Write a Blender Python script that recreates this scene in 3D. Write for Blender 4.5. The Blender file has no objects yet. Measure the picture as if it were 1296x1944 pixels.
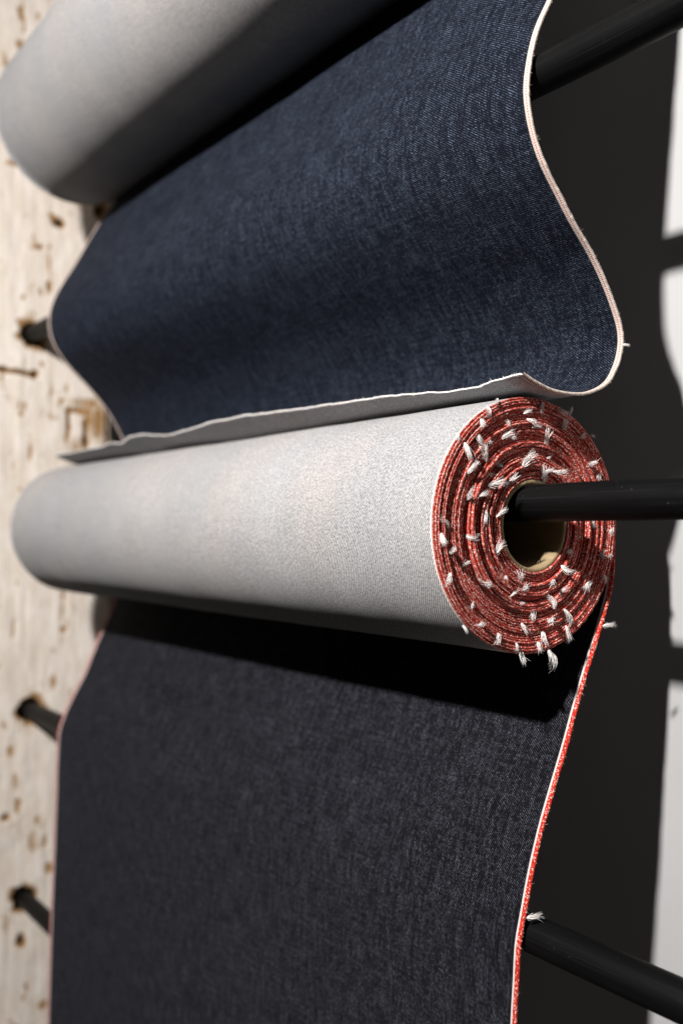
import bpy, math, random
import numpy as np
from mathutils import Vector, Matrix, Euler

random.seed(7)
rng = np.random.default_rng(11)
S = bpy.context.scene
COL = S.collection

# ------------------------------------------------------------------ camera
cam_d = bpy.data.cameras.new("camera")
cam = bpy.data.objects.new("camera", cam_d)
COL.objects.link(cam)
cam.location = (0, 0, 0)
cam.rotation_euler = (math.radians(90), 0, math.radians(55))
cam_d.sensor_fit = 'VERTICAL'
cam_d.sensor_height = 36.0
cam_d.sensor_width = 24.0
cam_d.lens = 35.0
cam_d.shift_y = 0.0195
cam_d.clip_start = 0.01
cam_d.clip_end = 60
cam_d.dof.use_dof = True
cam_d.dof.focus_distance = 0.605
cam_d.dof.aperture_fstop = 4.4
S.camera = cam

# ------------------------------------------------------------------ light: dim room, one hard lamp high on the right behind the camera
w = bpy.data.worlds.new("World"); S.world = w
w.use_nodes = True
w.node_tree.nodes["Background"].inputs[0].default_value = (0.97, 1.0, 0.82, 1)
w.node_tree.nodes["Background"].inputs[1].default_value = 0.019
lam_d = bpy.data.lights.new("spot_lamp", 'SPOT')
lam = bpy.data.objects.new("spot_lamp", lam_d)
COL.objects.link(lam)
lam.location = (-0.17, -0.68, 0.81)
lam.rotation_euler = (Vector((-0.80, 0.46, -0.05)) - Vector(lam.location)).to_track_quat('-Z', 'Y').to_euler()
lam_d.energy = 208
lam_d.color = (1.0, 0.965, 0.93)
lam_d.shadow_soft_size = 0.032
lam_d.spot_size = math.radians(108)
lam_d.spot_blend = 1.0
S.view_settings.view_transform = 'Standard'
S.view_settings.look = 'None'
S.view_settings.exposure = 0.0
S.view_settings.gamma = 1.0
S.cycles.use_denoising = True
S.cycles.max_bounces = 8


# ------------------------------------------------------------------ helpers
def tag(o, label=None, cat=None, group=None, kind=None):
    if label: o["label"] = label
    if cat: o["category"] = cat
    if group: o["group"] = group
    if kind: o["kind"] = kind
    return o


def root(name, loc, label, cat, group=None):
    o = bpy.data.objects.new(name, None)
    o.empty_display_size = 0.03
    o.location = loc
    COL.objects.link(o)
    return tag(o, label, cat, group)


def link(name, me, parent=None):
    """links a mesh whose vertices are world coordinates under its thing or part"""
    o = bpy.data.objects.new(name, me)
    COL.objects.link(o)
    if parent is not None:
        o.parent = parent
        if parent.type == 'EMPTY':
            o.matrix_parent_inverse = Matrix.Translation(-Vector(parent.location))
    return o


def mesh(name, V, F, UV=None, mats=(), mi=None, smooth=True):
    """V (n,3); F list of faces; UV per vertex (n,2)"""
    me = bpy.data.meshes.new(name)
    me.from_pydata([tuple(map(float, v)) for v in V], [], [tuple(map(int, f)) for f in F])
    for m in mats:
        me.materials.append(m)
    if UV is not None:
        lay = me.uv_layers.new(name="UVMap")
        idx = np.empty(len(me.loops), dtype=np.int32)
        me.loops.foreach_get("vertex_index", idx)
        lay.data.foreach_set("uv", np.asarray(UV, dtype=np.float32)[idx].ravel())
    if mi is not None:
        me.polygons.foreach_set("material_index", np.asarray(mi, dtype=np.int32))
    me.polygons.foreach_set("use_smooth", [smooth] * len(me.polygons))
    me.update()
    return me


def grid_faces(nu, nv, off=0, flip=False, closev=False):
    F = []
    for i in range(nu - 1):
        for j in range(nv if closev else nv - 1):
            k = (j + 1) % nv
            f = (off + i * nv + j, off + (i + 1) * nv + j, off + (i + 1) * nv + k, off + i * nv + k)
            F.append(f[::-1] if flip else f)
    return F


def catmull(P, n):
    """n points along a centripetal-ish Catmull-Rom curve through P, evenly spaced by length"""
    P = np.asarray(P, float)
    Q = np.vstack([2 * P[0] - P[1], P, 2 * P[-1] - P[-2]])
    out = []
    for i in range(len(P) - 1):
        a, b, c, d = Q[i:i + 4]
        for t in np.linspace(0, 1, 24, endpoint=False):
            out.append(0.5 * (2 * b + (c - a) * t + (2 * a - 5 * b + 4 * c - d) * t * t + (3 * b - a - 3 * c + d) * t ** 3))
    out.append(P[-1])
    out = np.array(out)
    s = np.concatenate([[0], np.cumsum(np.linalg.norm(np.diff(out, axis=0), axis=1))])
    q = np.linspace(0, s[-1], n)
    return np.stack([np.interp(q, s, out[:, k]) for k in range(out.shape[1])], 1)


def vnoise1(x, seed):
    r = np.random.default_rng(seed).uniform(-1, 1, 4096)
    x = np.asarray(x, float)
    i = np.floor(x).astype(int); f = x - i; f = f * f * (3 - 2 * f)
    return r[i % 4096] * (1 - f) + r[(i + 1) % 4096] * f


def vnoise2(x, y, seed):
    r = np.random.default_rng(seed).uniform(-1, 1, (256, 256))
    x = np.asarray(x, float); y = np.asarray(y, float)
    i = np.floor(x).astype(int); j = np.floor(y).astype(int)
    fx = x - i; fy = y - j
    fx = fx * fx * (3 - 2 * fx); fy = fy * fy * (3 - 2 * fy)
    a = r[i % 256, j % 256]; b = r[(i + 1) % 256, j % 256]
    c = r[i % 256, (j + 1) % 256]; d = r[(i + 1) % 256, (j + 1) % 256]
    return (a * (1 - fx) + b * fx) * (1 - fy) + (c * (1 - fx) + d * fx) * fy


def fbm2(x, y, seed, oct=4):
    v = 0; a = 1; t = 0
    for k in range(oct):
        v = v + a * vnoise2(x * 2 ** k, y * 2 ** k, seed + k); t += a; a *= 0.5
    return v / t


# ------------------------------------------------------------------ materials
class NT:
    def __init__(s, name):
        s.m = bpy.data.materials.new(name); s.m.use_nodes = True
        s.t = s.m.node_tree; s.b = s.t.nodes["Principled BSDF"]

    def n(s, typ, ins=None, **kw):
        x = s.t.nodes.new(typ)
        for k, v in kw.items(): setattr(x, k, v)
        for k, v in (ins or {}).items(): s.set(x.inputs[k], v)
        return x

    def set(s, inp, v):
        if isinstance(v, bpy.types.NodeSocket): s.t.links.new(v, inp)
        else: inp.default_value = v

    def math(s, op, a, b=0.0, c=0.0, clamp=False):
        x = s.n('ShaderNodeMath', {0: a, 1: b, 2: c}, operation=op, use_clamp=clamp)
        return x.outputs[0]

    def mix(s, f, a, b):
        x = s.n('ShaderNodeMix', data_type='RGBA')
        s.set(x.inputs[0], f); s.set(x.inputs[6], a); s.set(x.inputs[7], b)
        return x.outputs[2]

    def uv(s):
        x = s.n('ShaderNodeSeparateXYZ', {0: s.n('ShaderNodeUVMap', uv_map="UVMap").outputs[0]})
        return x.outputs[0], x.outputs[1]

    def vec(s, x, y, z=0.0):
        return s.n('ShaderNodeCombineXYZ', {0: x, 1: y, 2: z}).outputs[0]

    def noise(s, v, scale=1.0, detail=2.0, rough=0.5):
        return s.n('ShaderNodeTexNoise', {'Vector': v, 'Scale': scale, 'Detail': detail, 'Roughness': rough}).outputs['Fac']

    def ramp(s, f, lo, hi):
        x = s.n('ShaderNodeMapRange', {0: f, 1: lo, 2: hi, 3: 0.0, 4: 1.0}, interpolation_type='SMOOTHSTEP')
        return x.outputs[0]

    def bump(s, h, strength, dist):
        s.set(s.b.inputs['Normal'], s.n('ShaderNodeBump', {'Height': h, 'Strength': strength, 'Distance': dist}).outputs[0])


def rgb(r, g, b): return (r, g, b, 1)


def denim(name, dark, light, amount, ku, kv, slubs, bump=0.5, sheen=0.15, sheen_tint=(1, 1, 1, 1), base_var=0.25, tint=None, edges=(.40, .80), wobble=.9):
    """woven twill from UVs in metres: u across the cloth, v along its length"""
    N = NT(name)
    u, v = N.uv()
    wob = N.noise(N.vec(N.math('MULTIPLY', u, 260.), N.math('MULTIPLY', v, 170.)), 1.0, 2.0)
    ph = N.math('ADD', N.math('MULTIPLY', u, ku), N.math('MULTIPLY', v, kv))
    ph = N.math('ADD', ph, N.math('MULTIPLY', wob, wobble))
    tw = N.math('ABSOLUTE', N.math('SUBTRACT', N.math('MULTIPLY', N.math('FRACT', ph), 2.0), 1.0))
    # yarn beads along the twill line
    bead = N.noise(N.vec(N.math('MULTIPLY', u, 900.), N.math('MULTIPLY', v, 700.)), 1.0, 1.0)
    fine = N.noise(N.vec(N.math('MULTIPLY', u, 620.), N.math('MULTIPLY', v, 330.)), 1.0, 2.0)
    mid = N.noise(N.vec(N.math('MULTIPLY', u, 230.), N.math('MULTIPLY', v, 45.)), 1.0, 5.0, 0.78)
    weft = N.noise(N.vec(N.math('MULTIPLY', u, 40.), N.math('MULTIPLY', v, 330.)), 1.0, 2.0, 0.6)
    big = N.noise(N.vec(N.math('MULTIPLY', u, 14.), N.math('MULTIPLY', v, 9.)), 1.0, 2.0)
    f = N.math('MULTIPLY', tw, N.math('ADD', N.math('MULTIPLY', bead, 1.3), 0.1))
    f = N.ramp(f, edges[0], edges[1])
    s = N.math('ADD', N.math('MULTIPLY', N.math('SUBTRACT', fine, 0.5), 1.4),
               N.math('MULTIPLY', N.math('SUBTRACT', mid, 0.5), 2.0))
    s = N.math('ADD', s, N.math('MULTIPLY', N.math('SUBTRACT', weft, 0.5), 0.7))
    f = N.math('MULTIPLY', f, N.math('MAXIMUM', N.math('ADD', 1.0, N.math('MULTIPLY', s, slubs)), 0.05))
    f = N.math('MULTIPLY', f, amount)
    f = N.math('ADD', f, N.math('MULTIPLY', N.math('SUBTRACT', big, 0.5), base_var), clamp=True)
    c = N.mix(f, dark, light)
    if tint:
        c = N.mix(N.ramp(N.noise(N.vec(N.math('MULTIPLY', u, 11.), N.math('MULTIPLY', v, 6.), 3.7), 1.0, 2.0), 0.35, 0.65), c,
                  N.n('ShaderNodeMix', {0: 1.0, 6: c, 7: tint}, data_type='RGBA', blend_type='MULTIPLY').outputs[2])
    N.set(N.b.inputs['Base Color'], c)
    N.b.inputs['Roughness'].default_value = 0.92
    N.b.inputs['Specular IOR Level'].default_value = 0.12
    N.b.inputs['Sheen Weight'].default_value = sheen
    N.b.inputs['Sheen Roughness'].default_value = 0.5
    N.b.inputs['Sheen Tint'].default_value = sheen_tint
    h = N.math('ADD', N.math('MULTIPLY', tw, 0.7), N.math('MULTIPLY', mid, 0.6))
    N.bump(h, bump, 0.0005)
    return N.m


M_blue = denim("indigo_face", rgb(.0022, .0032, .0072), rgb(.26, .33, .47), .140, 420., -620., 5.0, .6, .02, rgb(.35, .5, 1), .03)
M_black = denim("dark_indigo_face", rgb(.0022, .0024, .0045), rgb(.33, .33, .41), .128, 420., -620., 5.0, .6, .015, rgb(.7, .75, 1), .02)
M_grey = denim("grey_reverse", rgb(.18, .18, .185), rgb(.72, .665, .64), 1.0, 540., 330., .75, .28, .05, rgb(1, 1, 1), .22, rgb(.915, .955, .985), (.28, .85), .45)


def selvedge_mat(name, base, line, lo, hi, dots, dash):
    N = NT(name)
    u, v = N.uv()                       # u along the edge in metres, v across in metres
    vo = N.n('ShaderNodeTexVoronoi', {'Vector': N.vec(N.math('MULTIPLY', u, 760.), N.math('MULTIPLY', v, 900.)), 'Scale': 1.0, 'Randomness': 0.75})
    d = N.ramp(vo.outputs['Distance'], 0.44, 0.30)
    inband = N.math('MULTIPLY', N.ramp(v, lo - .00012, lo + .00012), N.ramp(v, hi + .00012, hi - .00012))
    dk = N.noise(N.vec(N.math('MULTIPLY', u, 500.), N.math('MULTIPLY', v, 700.)), 1., 2.)
    red = N.mix(N.ramp(dk, 0.3, 0.75), line, tuple(0.45 * c for c in line[:3]) + (1,))
    band = N.mix(N.math('MULTIPLY', d, dots), red, rgb(.86, .67, .60))
    if dash:
        st = N.ramp(N.math('ABSOLUTE', N.math('SUBTRACT', N.math('FRACT', N.math('MULTIPLY', u, dash)), .5)), .30, .18)
        inband = N.math('MULTIPLY', inband, N.math('ADD', N.math('MULTIPLY', st, .85), .15))
    wh = N.mix(N.math('MULTIPLY', dk, .5), base, tuple(.72 * c for c in base[:3]) + (1,))
    N.set(N.b.inputs['Base Color'], N.mix(inband, wh, band))
    N.b.inputs['Roughness'].default_value = 1.0
    N.b.inputs['Specular IOR Level'].default_value = .02
    N.bump(N.math('ADD', vo.outputs['Distance'], dk), .35, .0004)
    return N.m


M_selv_red = selvedge_mat("red_and_white_selvedge", rgb(.66, .62, .60), rgb(.55, .04, .025), .0016, .02, .62, 0)
M_selv_pink = selvedge_mat("cream_selvedge", rgb(.58, .49, .44), rgb(.55, .14, .12), .0019, .0028, .0, 620.)
M_wind = selvedge_mat("red_speckled_winding", rgb(.78, .70, .66), rgb(.50, .075, .055), -.0004, .0068, .80, 0)


def simple(name, col, rough=.7, spec=.3, var=.15, scale=(60, 60, 60), bump=0., bd=.001):
    N = NT(name)
    tc = N.n('ShaderNodeTexCoord').outputs['Object']
    mp = N.n('ShaderNodeMapping', {0: tc, 3: scale}).outputs[0]
    no = N.noise(mp, 1., 4., .6)
    N.set(N.b.inputs['Base Color'], N.mix(no, tuple(c * (1 - var) for c in col[:3]) + (1,), tuple(c * (1 + var) for c in col[:3]) + (1,)))
    N.b.inputs['Roughness'].default_value = rough
    N.b.inputs['Specular IOR Level'].default_value = spec
    if bump: N.bump(no, bump, bd)
    return N.m


M_thread = simple("white_cotton_thread", rgb(.86, .82, .80), .9, .1, .08, (900, 900, 900))
M_card = simple("brown_cardboard", rgb(.29, .215, .125), .9, .08, .35, (60, 420, 420), .8, .0009)
M_ink = simple("black_ink", rgb(.03, .03, .03), .7, .1)
M_wall = simple("painted_wall", rgb(.39, .39, .395), .85, .2, .10, (7, 7, 7), .2, .001)


def rod_mat():
    N = NT("black_painted_rod")
    tc = N.n('ShaderNodeTexCoord').outputs['Object']
    lon = N.noise(N.n('ShaderNodeMapping', {0: tc, 3: (8, 700, 700)}).outputs[0], 1., 3., .6)
    sp = N.noise(N.n('ShaderNodeMapping', {0: tc, 3: (500, 500, 500)}).outputs[0], 1., 2., .6)
    sm = N.noise(N.n('ShaderNodeMapping', {0: tc, 3: (18, 40, 40)}).outputs[0], 1., 4., .6)
    dust = N.math('MULTIPLY', N.ramp(sp, .71, .78), .22)
    c = N.mix(N.ramp(lon, .5, .85), rgb(.0022, .0022, .0024), rgb(.009, .0086, .0086))
    N.set(N.b.inputs['Base Color'], N.mix(dust, c, rgb(.2, .2, .2)))
    N.set(N.b.inputs['Roughness'], N.math('ADD', N.math('MULTIPLY', sm, .3), .38))
    N.b.inputs['Specular IOR Level'].default_value = .11
    N.bump(lon, .25, .0004)
    return N.m


M_rod = rod_mat()


def wood_mat():
    N = NT("whitewashed_timber")
    at = N.n('ShaderNodeAttribute', attribute_name="wear").outputs['Fac']
    tc = N.n('ShaderNodeTexCoord').outputs['Object']
    g = N.noise(N.n('ShaderNodeMapping', {0: tc, 3: (60, 80, 22)}).outputs[0], 1., 5., .65)
    b = N.noise(N.n('ShaderNodeMapping', {0: tc, 3: (16, 16, 9)}).outputs[0], 1., 4., .6)
    f = N.noise(N.n('ShaderNodeMapping', {0: tc, 3: (300, 300, 60)}).outputs[0], 1., 3., .6)
    c = N.mix(N.ramp(g, .34, .70), rgb(.66, .58, .50), rgb(.77, .71, .655))
    c = N.mix(N.math('MULTIPLY', N.ramp(b, .5, .75), .5), c, rgb(.64, .57, .50))
    wear = N.math('ADD', at, N.math('MULTIPLY', N.math('SUBTRACT', f, .5), .5))
    c = N.mix(N.ramp(wear, .18, .48), c, rgb(.33, .19, .08))
    c = N.mix(N.ramp(wear, .55, .95), c, rgb(.028, .018, .010))
    N.set(N.b.inputs['Base Color'], c)
    N.b.inputs['Roughness'].default_value = .85
    N.b.inputs['Specular IOR Level'].default_value = .15
    N.bump(N.math('ADD', g, N.math('MULTIPLY', f, .5)), .5, .002)
    return N.m


M_wood = wood_mat()
M_bore = simple("dark_hole_lining", rgb(.05, .032, .018), .95, .1, .4, (200, 200, 200))  # inside of the bored holes, coloured dark brown, far darker than the timber face

Y0 = 0.439
ROD_R = 0.0113
WALL_X = -1.374

# ------------------------------------------------------------------ back wall
V = [(-2.2, .597, -1.6), (1.2, .597, -1.6), (1.2, .597, 1.6), (-2.2, .597, 1.6), (-2.2, .697, -1.6), (1.2, .697, -1.6), (1.2, .697, 1.6), (-2.2, .697, 1.6)]
F = [(0, 1, 2, 3), (5, 4, 7, 6), (1, 5, 6, 2), (4, 0, 3, 7), (3, 2, 6, 7), (4, 5, 1, 0)]
tag(link("back_wall", mesh("back_wall", V, F, mats=[M_wall], smooth=False)), "smooth pale grey painted wall in shadow behind the rods", kind="structure")

# ------------------------------------------------------------------ timber post with bored holes
HOLES = [(.4405, .533), (.4405, .2734), (.439, .0165), (.4370, -.2460), (.4290, -.5047)]
post = root("timber_post", (WALL_X - .05, .44, -1.3), "worm eaten whitewashed timber post with rods stuck in its bored holes", "post")
PY0, PY1, PZ0, PZ1, ST = .31, .556, -1.3, 1.1, .003
ny = int(round((PY1 - PY0) / ST)) + 1
nz = int(round((PZ1 - PZ0) / ST)) + 1
yy, zz = np.meshgrid(np.linspace(PY0, PY1, ny), np.linspace(PZ0, PZ1, nz), indexing='ij')
wear = np.zeros_like(yy)
wx = yy + .0035 * fbm2(yy * 90, zz * 70, 3); wz = zz + .005 * fbm2(yy * 80, zz * 60, 9)


def mark(y, z, ry, rz, a=1.0, p=1.6):
    global wear
    ry *= 1.2; rz *= 1.15
    d = ((wx - y) / ry) ** 2 + ((wz - z) / rz) ** 2
    wear = np.maximum(wear, a * np.exp(-d ** p))


for m in [(.4245, .670, .006, .008, .55), (.403, .645, .006, .014, .40), (.470, .4426, .006, .005, .6), (.4776, .4332, .0085, .0075, 1.1),
          (.536, .4625, .008, .012, 1.0), (.5458, .447, .006, .03, .5), (.548, .425, .004, .05, .75), (.45, .3975, .0045, .0045, .9), (.4648, .398, .003, .004, .6), (.4648, .372, .0022, .026, .5),
          (.4648, .343, .0035, .009, .85), (.400, .2215, .022, .0032, .95), (.425, .2195, .02, .003, .95), (.4430, .2195, .0055, .0055, 1.0), (.4285, .232, .003, .016, .33),
          (.4915, .155, .003, .020, 1.0), (.497, .171, .010, .0035, .8), (.512, .171, .016, .004, .65), (.5165, .14, .0032, .026, 1.0), (.5365, .158, .007, .026, .6), (.5495, .150, .0035, .04, .9), (.520, .182, .03, .010, .42), (.528, .155, .022, .026, .38), (.505, .12, .012, .02, .36), (.545, .11, .010, .03, .42),
          (.481, .183, .005, .005, .55), (.4255, .059, .006, .004, .45), (.4836, -.137, .005, .005, .55), (.47, -.165, .0035, .005, .45),
          (.4245, -.5635, .006, .009, 1.0), (.403, -.388, .006, .006, .9), (.4209, -.376, .005, .012, .55), (.418, -.345, .006, .014, .42),
          (.445, -.30, .003, .02, .3), (.44, -.43, .006, .02, .4), (.462, -.47, .007, .009, .45), (.455, -.66, .006, .009, .5),
          (.4700, -.21, .007, .014, .42), (.500, -.10, .006, .035, .30), (.462, -.06, .003, .03, .3)]:
    mark(*m)
for k in range(150):
    z = rng.uniform(-1.2, 1.05); y = rng.uniform(PY0 + .01, PY1 - .01)
    s = rng.uniform(.0015, .004)
    mark(y, z, s, s * rng.uniform(1, 5), rng.uniform(.22, .5))
w2 = fbm2(yy * 75, zz * 30, 90); w3 = fbm2(yy * 190, zz * 60, 95, 3)
wear = np.maximum(wear, np.clip((w2 - .27) * 1.2, 0, .26) + np.clip((w2 - .36) * 2, 0, .3) * np.clip(w3 * 3, 0, 1))
crk = np.abs(vnoise2(yy * 55 + 2.0 * fbm2(yy * 20, zz * 14, 97), zz * 3.2, 98))
wear = np.maximum(wear, np.clip(1 - crk / .05, 0, 1) * np.clip(fbm2(yy * 14, zz * 10, 99) * 2.2 - .30, 0, .6))
holed = np.zeros_like(yy, bool)
for (hy, hz) in HOLES:
    ang = np.arctan2(zz - hz, yy - hy)
    rr = np.hypot(yy - hy, zz - hz)
    R = .0150 + .0022 * vnoise1(ang * 2.2 + 40 + hz * 100, 5) + .001 * vnoise1(ang * 6 + 90 + hz * 77, 6)
    rim = np.clip(1 - (rr - R) / (.0125 + .0095 * vnoise1(ang * 1.9 + 77 + hz * 31, 8)), 0, 1)
    wear = np.maximum(wear, .66 * rim ** .8)
    up = np.exp(-(((yy - hy) / .007) ** 2 + ((zz - hz - .026) / .012) ** 2))
    wear = np.maximum(wear, .55 * up * (0.6 + .6 * fbm2(yy * 200, zz * 120, 21)))
    holed |= rr < R
grain = fbm2(yy * 130, zz * 9, 33)
dx = .0011 * grain + .0012 * fbm2(yy * 40, zz * 25, 50) - .006 * np.clip(wear - .3, 0, 1)
edge = np.minimum(yy - PY0, PY1 - yy)
dx -= .010 * np.clip(1 - edge / .012, 0, 1) ** 2
Vp = np.stack([WALL_X + dx, yy, zz], -1).reshape(-1, 3)
hf = holed.reshape(-1)
F = [f for f in grid_faces(ny, nz) if not any(hf[i] for i in f)]
# sides and back of the post
nV = len(Vp)
extra = []
XB = WALL_X - .14
bl = [(XB, PY0, PZ0), (XB, PY1, PZ0), (XB, PY1, PZ1), (XB, PY0, PZ1)]
Vall = np.vstack([Vp, bl])
for j in range(nz - 1):
    pass
left = [0 * nz + j for j in range(nz)]; right = [(ny - 1) * nz + j for j in range(nz)]
F.append(tuple([nV + 0] + left + [nV + 3])[::-1])
F.append(tuple([nV + 1] + right + [nV + 2]))
F.append((nV + 0, nV + 1, nV + 2, nV + 3)[::-1])
F.append(tuple([nV + 3] + [i * nz + nz - 1 for i in range(ny)] + [nV + 2])[::-1])
F.append(tuple([nV + 0] + [i * nz for i in range(ny)] + [nV + 1]))
me = mesh("post_body", Vall, F, mats=[M_wood])
att = me.attributes.new("wear", 'FLOAT', 'POINT')
att.data.foreach_set("value", np.concatenate([wear.reshape(-1), np.zeros(4)]).astype(np.float32))
post_body = link("post_body", me, post)
for (hy, hz) in HOLES:
    n = 40
    V = []; F = []
    for (x, r) in ((WALL_X - .0058, .0188), (WALL_X - .012, .0152), (WALL_X - .07, .0140), (WALL_X - .07, .0)):
        for k in range(n):
            a = 2 * math.pi * k / n
            q = r * (1 + .06 * math.sin(3 * a + hz * 9) + .05 * math.sin(7 * a))
            V.append((x, hy + q * math.cos(a), hz + q * math.sin(a)))
    link("bore_hole", mesh("bore_hole", V, grid_faces(4, n, closev=True), mats=[M_bore]), post)


# ------------------------------------------------------------------ rods
def rod(y, z, label, yl=None):
    n = 56
    x0, x1 = WALL_X - .06, -.06
    prof = [(x0, 0), (x0, ROD_R), (x1 - .0015, ROD_R), (x1 - .0004, ROD_R - .0006), (x1, ROD_R - .0016), (x1, 0)]
    xs = np.linspace(x0, x1 - .0015, 24)
    prof = [(x0, 0)] + [(x, ROD_R) for x in xs] + prof[3:]
    V = []
    yl = y if yl is None else yl
    for (x, r) in prof:
        t = (x - x0) / (x1 - x0)
        cy = yl + (y - yl) * min(t * 1.35, 1)
        for k in range(n):
            a = 2 * math.pi * k / n
            V.append((x, cy + r * math.cos(a), z + r * math.sin(a)))
    o = link("black_rod", mesh("black_rod", V, grid_faces(len(prof), n, closev=True, flip=True), mats=[M_rod]))
    return tag(o, label, "rod", "black rods stuck in the timber post")


rod(.4395, .2735, "black round rod behind the upper blue denim cloth")
rod(.4405, .0175, "black rod running through the cardboard tube of the red edged roll")
rod(.4445, -.2455, "black rod behind the lower dark cloth, sticking out at bottom right", .4360)
rod(.4290, -.5047, "lowest black rod, seen only beside the post at bottom left")


def smooth_profile(p, sigma):
    d = np.linalg.norm(np.diff(p, axis=0), axis=1).mean()
    n = int(3 * sigma / d); k = np.exp(-.5 * (np.arange(-n, n + 1) * d / sigma) ** 2); k /= k.sum()
    q = np.vstack([2 * p[0] - p[n:0:-1], p, 2 * p[-1] - p[-2:-n - 2:-1]])
    return np.stack([np.convolve(q[:, c], k, 'valid') for c in range(p.shape[1])], 1)


# ------------------------------------------------------------------ cloth sheets
THK = .0009


def cloth(name, P, s, parent, mats, flat_end=False):
    """P (nx,ns,3) centre surface, x from left to right; front faces the camera side (-Y)"""
    nx, ns = P.shape[:2]
    du = np.gradient(P, axis=0); dv = np.gradient(P, axis=1)
    Nn = np.cross(du, dv); Nn /= np.linalg.norm(Nn, axis=2, keepdims=True)
    # make it point to -Y at the middle
    if Nn[nx // 2, ns // 3, 1] > 0: Nn = -Nn
    fr = P + Nn * THK / 2; bk = P - Nn * THK / 2
    UV = np.stack([P[..., 0], np.broadcast_to(s, P.shape[:2])], -1).reshape(-1, 2)
    V = np.vstack([fr.reshape(-1, 3), bk.reshape(-1, 3)])
    n = nx * ns
    F = grid_faces(nx, ns); mi = [0] * len(F)
    b = grid_faces(nx, ns, n, True); F += b; mi += [1] * len(b)
    for i in range(nx - 1):
        for j in (0, ns - 1):
            a, c = i * ns + j, (i + 1) * ns + j
            F.append((a, c, c + n, a + n) if j else (c, a, a + n, c + n)); mi.append(2)
    for j in range(ns - 1):
        for i in (0, nx - 1):
            a, c = i * ns + j, i * ns + j + 1
            F.append((c, a, a + n, c + n) if i else (a, c, c + n, a + n)); mi.append(2)
    return link(name, mesh(name, V, F, np.vstack([UV, UV]), mats, mi), parent), Nn


def selvedge(P, Nn, s, side, width, thick, mat, parent, bead=.00012, pitch=.0013, fuzz=0):
    """woven edge band along one end (side -1 left, +1 right) of a cloth surface"""
    e = P[-1] if side > 0 else P[0]
    nrm = Nn[-1] if side > 0 else Nn[0]
    q = np.arange(0, s[-1], .00033)
    C = np.stack([np.interp(q, s, e[:, k]) for k in range(3)], 1)
    D = np.stack([np.interp(q, s, nrm[:, k]) for k in range(3)], 1)
    t = thick / 2
    sec = [(0, .8), (.25, 1), (.6, 1), (.85, 1), (.95, .75), (1, 0), (.95, -.75), (.85, -1), (.5, -1), (0, -.8)]
    V = np.zeros((len(q), len(sec), 3)); UV = np.zeros((len(q), len(sec), 2))
    ed = .00025 * vnoise1(q * 90, 17) + .00018 * vnoise1(q * 420, 18)
    for k, (a, b) in enumerate(sec):
        ph = 2 * math.pi * q / pitch + a * 2.2
        bb = bead * np.sin(ph) * (a > .15)
        off = (b * t + np.sign(b) * bb)[:, None] * D
        xo = side * (a * width - .4 * width) + (side * (ed + bb * (abs(b) < .5)) if a > .8 else 0)
        V[:, k] = C + off; V[:, k, 0] += xo
        UV[:, k, 0] = q; UV[:, k, 1] = a * width
    Vv = V.reshape(-1, 3); U = UV.reshape(-1, 2)
    F = grid_faces(len(q), len(sec), closev=True, flip=(side < 0))
    if fuzz:
        Vl = [Vv]; Ul = [U]; base = len(Vv)
        r = np.random.default_rng(int(fuzz))
        for _ in range(int(fuzz)):
            i = r.integers(2, len(q) - 2)
            o = C[i] + np.array([side * .6 * width, 0, 0])
            d = np.array([side * r.uniform(.3, 1), r.uniform(-.7, .7), r.uniform(-.8, .5)]); d /= np.linalg.norm(d)
            L = r.uniform(.0005, .0022); wd = .00005
            d2 = d + r.uniform(-.6, .6, 3)
            p = [o, o + d * L * .5, o + d * L * .5 + d2 * L * .5]
            up = np.cross(d, r.uniform(-1, 1, 3)); up /= np.linalg.norm(up) + 1e-9
            pts = np.array([p[0] - up * wd, p[0] + up * wd, p[1] - up * wd * .8, p[1] + up * wd * .8, p[2]])
            Vl.append(pts); Ul.append(np.tile([[q[i], 0.0]], (5, 1)))
            F += [(base, base + 1, base + 3, base + 2), (base + 2, base + 3, base + 4)]
            base += 5
        Vv = np.vstack(Vl); U = np.vstack(Ul)
    return link("selvedge", mesh("selvedge", Vv, F, U, [mat]), parent)


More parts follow.
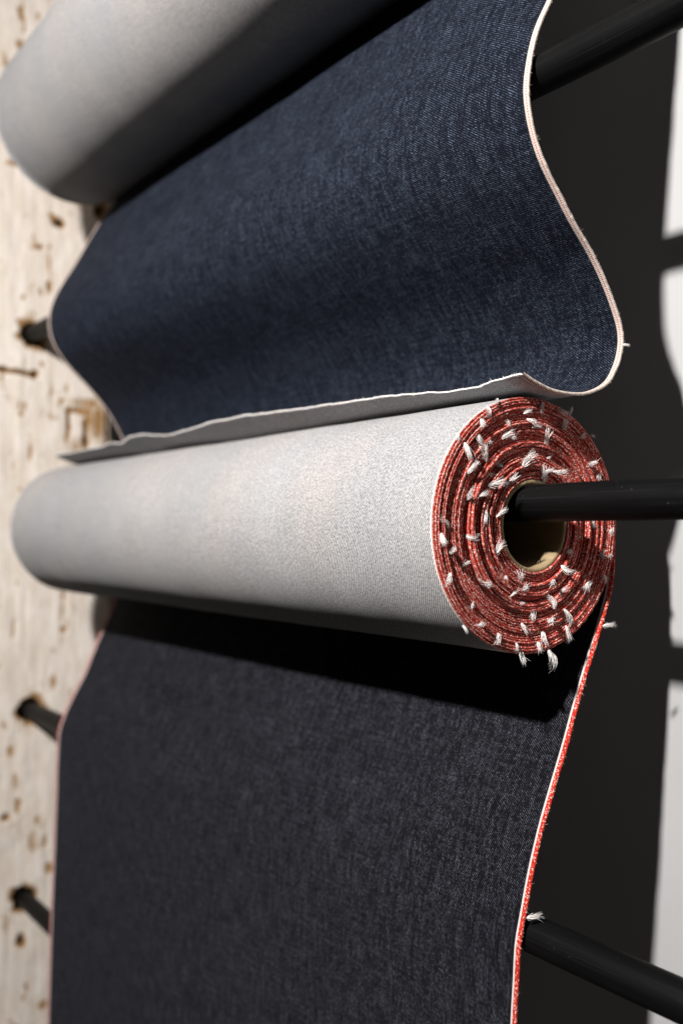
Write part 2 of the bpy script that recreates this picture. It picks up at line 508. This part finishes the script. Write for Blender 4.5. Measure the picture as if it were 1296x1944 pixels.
# ------------------------------------------------------------------ thread tufts
def tuft_mesh(k):
    r = np.random.default_rng(100 + k)
    V = []; F = []
    L = .0085 * r.uniform(.75, 1.25)
    bend = r.uniform(-1.1, 1.1); twist = r.uniform(-.5, .5)
    curl = r.uniform(-1., 1.) * (1.6 if k % 4 == 0 else .6)
    nf = 64
    if k == 9: bend, twist, curl = .25, .1, -.1
    if k in (2, 5): bend *= .4
    for i in range(nf):
        a = r.uniform(0, 2 * math.pi); sp = math.sqrt(r.uniform(0, 1))
        l = L * (r.uniform(.45, 1.08) if r.uniform() < .8 else r.uniform(.2, .5))
        fb = r.normal(0, .2); fl = r.normal(0, .16)
        b0 = np.array([math.cos(a) * .00028 * sp, math.sin(a) * .00028 * sp, -.0006])
        spread = np.array([math.cos(a) * sp * .0013, math.sin(a) * sp * .0009]) * (2.0 if r.uniform() < .15 else 1)
        jit = r.normal(0, .00014, (6, 2))
        pts = []
        for j in range(6):
            t = j / 5
            th = bend * t + (curl + fb) * t * t
            p = np.array([math.sin(th) * l * t * .75, (twist + fl) * l * t * t * .6, math.cos(th * .8) * l * t])
            bulge = .35 * math.sin(t * math.pi) + .75 * t
            p[:2] += b0[:2] + spread * bulge + jit[j] * t
            p[2] += b0[2]
            pts.append(p)
        rad = .000125 * r.uniform(.7, 1.3)
        o = len(V)
        for j in range(6):
            rr = rad * (1 - .55 * j / 5)
            for c in range(3):
                q = 2 * math.pi * c / 3 + a
                V.append(pts[j] + np.array([math.cos(q) * rr, math.sin(q) * rr, 0]))
        for j in range(5):
            for c in range(3):
                d = (c + 1) % 3
                F.append((o + j * 3 + c, o + j * 3 + d, o + (j + 1) * 3 + d, o + (j + 1) * 3 + c))
        F.append((o + 15, o + 16, o + 17))
    return mesh("thread_tuft", V, F, mats=[M_thread])


TUFTS = [tuft_mesh(k) for k in range(10)]


def tuft(parent, p, d, roll, k, s=1.0):
    o = bpy.data.objects.new("thread_tuft", TUFTS[k % len(TUFTS)])
    COL.objects.link(o)
    o.parent = parent
    o.location = p
    q = Vector(d).normalized().to_track_quat('Z', 'Y')
    o.rotation_euler = (q.to_matrix() @ Matrix.Rotation(roll, 3, 'Z')).to_euler()
    o.scale = (s, s, s)
    return o


# ------------------------------------------------------------------ rolls
def spiral_radius(turn, n, r0, r1): return r0 + (r1 - r0) * turn / n


def make_roll(thing, cy, cz, r0, r1, tube_c, x_end, x_far, turns, amp, seg=180, seed=3):
    """rolled cloth whose near selvedge ends make an uneven spiral; radius grows clockwise and ends at +Y"""
    pitch = (r1 - r0) / turns
    th = pitch * .92
    nT = turns * seg + 1
    T = np.arange(nT) / seg                                     # turn number
    ang = -2 * math.pi * (T - turns)                            # ends at angle 0
    wob = .00022 * vnoise1(T * 5 + 7, seed + 4) * np.clip((turns - 1.4 - T) / .6, 0, 1)
    rad = r0 + pitch * T - pitch * .5 + wob
    k = np.clip(T / turns, 0, 1) ** .8
    Cy = tube_c[0] + (cy - tube_c[0]) * k; Cz = tube_c[1] + (cz - tube_c[1]) * k
    off = amp * (.0036 * vnoise1(T * .36 + 3, seed) + .0016 * vnoise1(T * 1.05 + 11, seed + 1) + .0006 * vnoise1(T * 3.3 + 5, seed + 2) + .0002 * vnoise1(T * 23, seed + 3))
    off = off * np.clip((turns - T) / 1.5, 0, 1)
    s = np.concatenate([[0], np.cumsum(2 * math.pi * rad[1:] / seg)])
    h = th / 2
    sec = [(-.016, 1, .016), (-.0060, 1, .0075), (-.0007, 1, .0064), (-.0003, .9, .0058), (-.00005, .5, .004), (0, 0, .0034), (-.00005, -.5, .003), (-.0003, -.9, .0026), (-.0008, -1, .002), (-.005, -1, .0005), (-.016, -1, .0002)]
    V = np.zeros((nT, len(sec), 3)); UV = np.zeros((nT, len(sec), 2))
    for j, (a, b, v) in enumerate(sec):
        bead = .00017 * np.sin(2 * math.pi * s / .0016 + j * 1.1)
        rr = rad + b * h + (bead * np.sign(b) if abs(b) < 1 else 0)
        V[:, j, 0] = x_end + off + a + (bead if abs(b) < .95 else 0)
        V[:, j, 1] = Cy + rr * np.cos(ang); V[:, j, 2] = Cz + rr * np.sin(ang)
        UV[:, j, 0] = s; UV[:, j, 1] = v + (.0004 * (T > turns - 1) if v > .005 else 0)
    edge = link("rolled_edge", mesh("rolled_edge", V.reshape(-1, 3), grid_faces(nT, len(sec), flip=True), UV.reshape(-1, 2), [M_wind]), thing)
    # outer grey turn
    n1 = 240
    t = np.linspace(turns - 1, turns, n1)
    a = -2 * math.pi * (t - turns)
    rr = r0 + pitch * t - pitch * .5 + h + .00004
    xs = np.linspace(x_end - .0016, x_far, 60)
    P = np.zeros((60, n1, 3)); U = np.zeros((60, n1, 2))
    for i, x in enumerate(xs):
        sag = .0005 * vnoise2(np.full(n1, x * 9), a * 1.1, 61) + .00025 * vnoise2(np.full(n1, x * 30), a * 3, 62)
        q = rr + sag * (1 if 2 < i else .2)
        P[i, :, 0] = x; P[i, :, 1] = cy + q * np.cos(a); P[i, :, 2] = cz + q * np.sin(a)
        U[i, :, 0] = x; U[i, :, 1] = -t * 2 * math.pi * r1
    V = P.reshape(-1, 3); F = grid_faces(60, n1)
    c0 = len(V); n2 = 60                                         # far end face, ring of cloth edge round the tube
    ring = []
    for i in range(n1):
        ring.append((x_far, cy + r0 * math.cos(a[i]), cz + r0 * math.sin(a[i])))
    V = np.vstack([V, ring])
    last = 59 * n1
    F2 = [(last + i, last + i + 1, c0 + i + 1, c0 + i) for i in range(n1 - 1)]
    mi = [0] * len(F) + [1] * len(F2)
    U = np.vstack([U.reshape(-1, 2), np.zeros((n1, 2))])
    body = link("rolled_cloth", mesh("rolled_cloth", V, F + F2, U, [M_grey, M_wind], mi), thing)
    # cardboard tube
    ro, ri = r0 - .0005, r0 - .0037
    prof = [(x_end - .0025, ri), (x_end - .0012, ri + .0004), (x_end - .0009, ri + .0012), (x_end - .0009, ro - .0006), (x_end - .0014, ro), (x_far - .004, ro), (x_far - .004, ri)]
    n = 96; V = []
    for (x, r) in prof:
        for q in range(n):
            b = 2 * math.pi * q / n
            V.append((x, tube_c[0] + r * math.cos(b), tube_c[1] + r * math.sin(b)))
    for q in range(n):
        V.append(V[q])
    tube = link("cardboard_tube", mesh("cardboard_tube", V, grid_faces(len(prof) + 1, n, closev=True), mats=[M_card]), thing)
    return edge, body, tube, (Cy, Cz, rad, off, T)


# ================================================================== lower roll with the red selvedge
R1c = (.4395, .0035); R1 = .0785
low = root("denim_roll", (R1c[0] - .7 * 0 - .0, R1c[1], R1c[1]), "denim roll with red spiral end, grey outside and dark cloth hanging below it", "fabric roll", "rolls of denim on the rods")
low.location = (-.82, R1c[0], R1c[1])
edge, body, tube, SP = make_roll(low, R1c[0], R1c[1], .0292, R1, (.4440, .0035), -.4285, -1.212, 33, .85)

# ink marks inside the tube
iv = []; iF = []
for (xa, a0, xb, a1) in [(-.436, -62, -.441, -50), (-.440, -64, -.442, -52), (-.443, -60, -.4455, -58), (-.444, -50, -.447, -56), (-.4335, -56, -.437, -60), (-.448, -63, -.4495, -52)]:
    o = len(iv)
    for t in np.linspace(0, 1, 5):
        x = xa + (xb - xa) * t; a = math.radians(a0 + (a1 - a0) * t)
        for dxx in (-.0004, .0004):
            rr = .0254
            iv.append((x + dxx, .4440 + rr * math.cos(a), .0035 + rr * math.sin(a)))
    for k in range(4):
        iF.append((o + 2 * k, o + 2 * k + 1, o + 2 * k + 3, o + 2 * k + 2))
link("ink_mark", mesh("ink_mark", iv, iF, mats=[M_ink]), tube)

# tufts sticking out of the spiral
TP = [(0.4099, 0.0763), (0.404, 0.0704), (0.4349, 0.0725), (0.4466, 0.0772), (0.4641, 0.0745), (0.4735, 0.0758), (0.3982, 0.0623), (0.421, 0.0641), (0.4376, 0.0664), (0.443, 0.0635), (0.4669, 0.0663), (0.3957, 0.0552), (0.3796, 0.0531), (0.4158, 0.0575), (0.4253, 0.0562), (0.404, 0.052), (0.3852, 0.0474), (0.4521, 0.0548), (0.4831, 0.06), (0.49, 0.0604), (0.404, 0.0431), (0.39, 0.0361), (0.4566, 0.0456), (0.4332, 0.0421), (0.415, 0.0395), (0.491, 0.0431), (0.4082, 0.0331), (0.4539, 0.0372), (0.4613, 0.0361), (0.4511, 0.0332), (0.4989, 0.0367), (0.4227, 0.0311), (0.4073, 0.0281), (0.399, 0.0212), (0.39, 0.021), (0.4133, 0.011), (0.4015, 0.0096), (0.3732, 0.0046), (0.4959, 0.0038), (0.511, 0.0012), (0.3662, -0.0043), (0.3892, -0.0044), (0.3725, -0.0126), (0.4124, -0.0113), (0.3852, -0.0176), (0.5039, -0.015), (0.5089, -0.0151), (0.4745, -0.012), (0.4669, -0.0236), (0.5029, -0.0291), (0.4919, -0.0315), (0.3725, -0.0263), (0.4158, -0.0275), (0.4314, -0.0279), (0.4557, -0.0311), (0.4032, -0.0308), (0.4323, -0.0342), (0.4235, -0.0364), (0.465, -0.0366), (0.4323, -0.043), (0.4576, -0.0447), (0.4745, -0.0369), (0.4403, -0.0535), (0.4548, -0.0536), (0.4707, -0.0505), (0.4323, -0.0582), (0.4707, -0.0616), (0.3916, -0.0438), (0.3974, -0.0532), (0.3852, -0.0567), (0.4107, -0.0625), (0.4493, -0.0642), (0.4448, -0.0703), (0.427, -0.0692), (0.4305, -0.075), (0.4557, -0.0756)]


def spiral_x(y, z):
    Cy, Cz, rad, off, T = SP
    th = math.atan2(z - R1c[1], y - R1c[0])
    px = Cy + rad * np.cos(-2 * math.pi * (T - 33)); pz = Cz + rad * np.sin(-2 * math.pi * (T - 33))
    i = int(np.argmin((px - y) ** 2 + (pz - z) ** 2))
    return -.4285 + off[i]


rr = random.Random(5)
for k, (y, z) in enumerate(TP):
    x = spiral_x(y, z)
    a = rr.uniform(0, 2 * math.pi)
    if z < -.055: a = rr.uniform(-2.3, -.8)                      # the low ones droop
    if y > .478: a = rr.uniform(2.0, 4.3)
    out = rr.uniform(.25, .9)
    d = (out, math.cos(a), math.sin(a) - .15)
    c = .0032
    tuft(edge, (x + .0004, y - d[1] * c / 1.2, z - d[2] * c / 1.2), d, rr.uniform(0, 6.28), rr.randrange(10), rr.choice((.65, .8, .95, 1.05, 1.2, 1.35)))

# hanging cloth of the lower roll: profiles (Y, Z) at its right and left end
ZK = [.004, -.03, -.052, -.078, -.106, -.1335, -.158, -.179, -.2055, -.2300, -.2480, -.2700, -.300, -.385, -.482, -.60, -.72, -.85]
YR = [.5172, .5145, .5070, .4945, .4815, .4700, .4590, .4500, .4405, .4335, .4290, .4275, .4255, .4215, .4185, .4165, .416, .416]
YL = [.5172, .5155, .5090, .4980, .4880, .4750, .4640, .4550, .4400, .4280, .4222, .4205, .4190, .4160, .4125, .4090, .407, .406]
ns = 260
pr = catmull(np.stack([YR, ZK], 1), ns); pl = catmull(np.stack([YL, ZK], 1), ns)
s = np.concatenate([[0], np.cumsum(np.linalg.norm(np.diff(pr, axis=0), axis=1))])
xs = np.linspace(-1.212, -.4288, 90)
P = np.zeros((90, ns, 3))
for i, x in enumerate(xs):
    t = (x - xs[0]) / (xs[-1] - xs[0])
    q = pl + (pr - pl) * t
    amp = np.clip((-.02 - q[:, 1]) / .08, 0, 1) * np.clip(np.abs(q[:, 1] + .246) / .05, .15, 1)
    bulge = .0016 * fbm2(np.full(ns, x * 7), q[:, 1] * 4, 71, 3) + .0006 * vnoise2(np.full(ns, x * 26), q[:, 1] * 8, 75)
    P[i, :, 0] = x - .0023 * t * np.clip((q[:, 1] + .1) / .1, 0, 1); P[i, :, 1] = q[:, 0] + bulge * amp; P[i, :, 2] = q[:, 1]
hang, Nn = cloth("hanging_cloth", P, s, low, [M_black, M_grey, M_thread])
hang["label"] = "dark indigo cloth hanging from the roll over a rod"
selvedge(P, Nn, s, 1, .0046, .0015, M_selv_red, hang, fuzz=300)
selvedge(P, Nn, s, -1, .0060, .0015, M_selv_red, hang)
for (y, z, d, sc, k) in [(.5010, -.0600, (.5, .9, .05), 1.0, 9), (.4330, -.2310, (.55, .85, .06), 1.15, 9)]:
    tuft(hang, (-.4243, y, z), d, 1.0, k, sc)

# ================================================================== upper roll with the blue cloth
R2c = (.4395, .507); R2 = .0995
upp = root("denim_roll", (-.82, R2c[0], R2c[1]), "grey roll at the top edge with blue denim hanging down and curling over", "fabric roll", "rolls of denim on the rods")
edge2, body2, tube2, _ = make_roll(upp, R2c[0], R2c[1], .0292, R2, (.4395, .511), -.418, -1.205, 46, .8, 90, 23)
rod(.4395, .5245, "topmost black rod carrying the upper grey roll")

ZK = [.507, .470, .4215, .3765, .337, .3166, .2973, .2768, .2577, .2403, .2206, .2046, .1882, .1746, .1602, .1452, .1296, .1163, .1025, .0918, .0846, .0838, .0876, .0923]
YR = [.5390, .5240, .4940, .4680, .4510, .4415, .4306, .4246, .4215, .4253, .4341, .4475, .4613, .4755, .4876, .4974, .5050, .5055, .4999, .4900, .4707, .4475, .4297, .4176]
lz = [.1198, .1406, .1629, .1874, .2081, .2319, .2571, .2769, .3047, .337, .3765, .4215, .470, .507]
ly = [.5035, .4921, .4767, .4526, .4290, .4092, .4060, .4085, .4224, .4424, .4629, .4907, .5230, .5390]
YL = [float(np.interp(z, lz, ly)) for z in ZK[:17]] + [.504, .4985, .489, .470, .4475, .4297, .4140]
TX = [-1.2073, -1.1086, -1.0524, -1.0222, -1.0005, -0.9794, -0.9458, -0.9202, -0.8837, -0.8494, -0.7964, -0.7299, -0.6712, -0.5981, -0.5593, -0.5181, -0.4782, -0.4514, -0.4375, -0.4105]
TZ = [.0945, .0942, .0945, .0967, .0942, .0988, .0995, .0966, .0935, .0951, .0985, .0984, .0962, .0946, .0936, .0922, .0892, .0890, .0912, .0922]
ns = 240
pr = catmull(np.stack([YR, ZK], 1), ns); pl = catmull(np.stack([YL, ZK], 1), ns)
s = np.concatenate([[0], np.cumsum(np.linalg.norm(np.diff(pr, axis=0), axis=1))])
for p, sg in ((pr, .008), (pl, .014)):
    q = smooth_profile(p, sg); wz_ = np.clip((p[:, 1:2] - .125) / .03, 0, 1)
    p[:] = q * wz_ + p * (1 - wz_)
NX = 150
xs = np.linspace(-1.205, -.4150, NX)
P = np.zeros((NX, ns, 3))
ib = int(np.argmin(pr[:, 1]))
for i, x in enumerate(xs):
    t = (x - xs[0]) / (xs[-1] - xs[0])
    q = pl + (pr - pl) * t
    amp = np.clip((.45 - q[:, 1]) / .06, 0, 1) * np.clip((q[:, 1] - .085) / .04, 0, 1) * np.clip(np.abs(q[:, 1] - .2735) / .05, .2, 1)
    bulge = .0020 * fbm2(np.full(ns, x * 6), q[:, 1] * 5, 81, 3) + .0007 * vnoise2(np.full(ns, x * 24), q[:, 1] * 9, 85)
    P[i, :, 0] = x; P[i, :, 1] = q[:, 0] + bulge * amp; P[i, :, 2] = q[:, 1]
    wgt = np.clip((np.arange(ns) - ib) / (ns - 1 - ib), 0, 1)
    P[i, :, 2] += wgt ** 1.5 * (np.interp(x, TX, TZ) - q[-1, 1] + .0004 * vnoise1(x * 160, 91))
    P[i, :, 1] += wgt ** 2 * .0012 * vnoise1(x * 45 + 50, 92)
hang2, Nn = cloth("hanging_cloth", P, s, upp, [M_blue, M_grey, M_thread])
hang2["label"] = "blue denim cloth draped over a rod, its cut end curling on the roll below"
selvedge(P, Nn, s, 1, .0040, .0019, M_selv_pink, hang2, .00014, .0012, fuzz=700)
selvedge(P, Nn, s, -1, .0045, .0016, M_selv_pink, hang2)
tuft(hang2, (-.4120, .5050, .1180), (1, .8, .1), .5, 3, .6)
# frayed threads along the cut end
fv = []; fF = []
for k in range(2600):
    i = rng.integers(0, NX - 1); f = rng.uniform()
    p = P[i, -1] * (1 - f) + P[i + 1, -1] * f
    d = np.array([rng.normal(0, .9), -rng.uniform(.2, 1), rng.normal(.25, .5)]); d /= np.linalg.norm(d)
    L = rng.uniform(.0005, .0016) * (1.8 if rng.uniform() < .04 else 1)
    up = np.cross(d, rng.normal(0, 1, 3)); up /= np.linalg.norm(up) + 1e-9
    wd = .00011; o = len(fv)
    fv += [p - up * wd - d * .0004, p + up * wd - d * .0004, p + d * L * .6 + up * wd, p + d * L * .6 - up * wd, p + d * L + rng.normal(0, .0002, 3)]
    fF += [(o, o + 1, o + 2, o + 3), (o + 3, o + 2, o + 4)]
tag(link("frayed_edge", mesh("frayed_edge", fv, fF, mats=[M_thread]), hang2), kind="stuff")
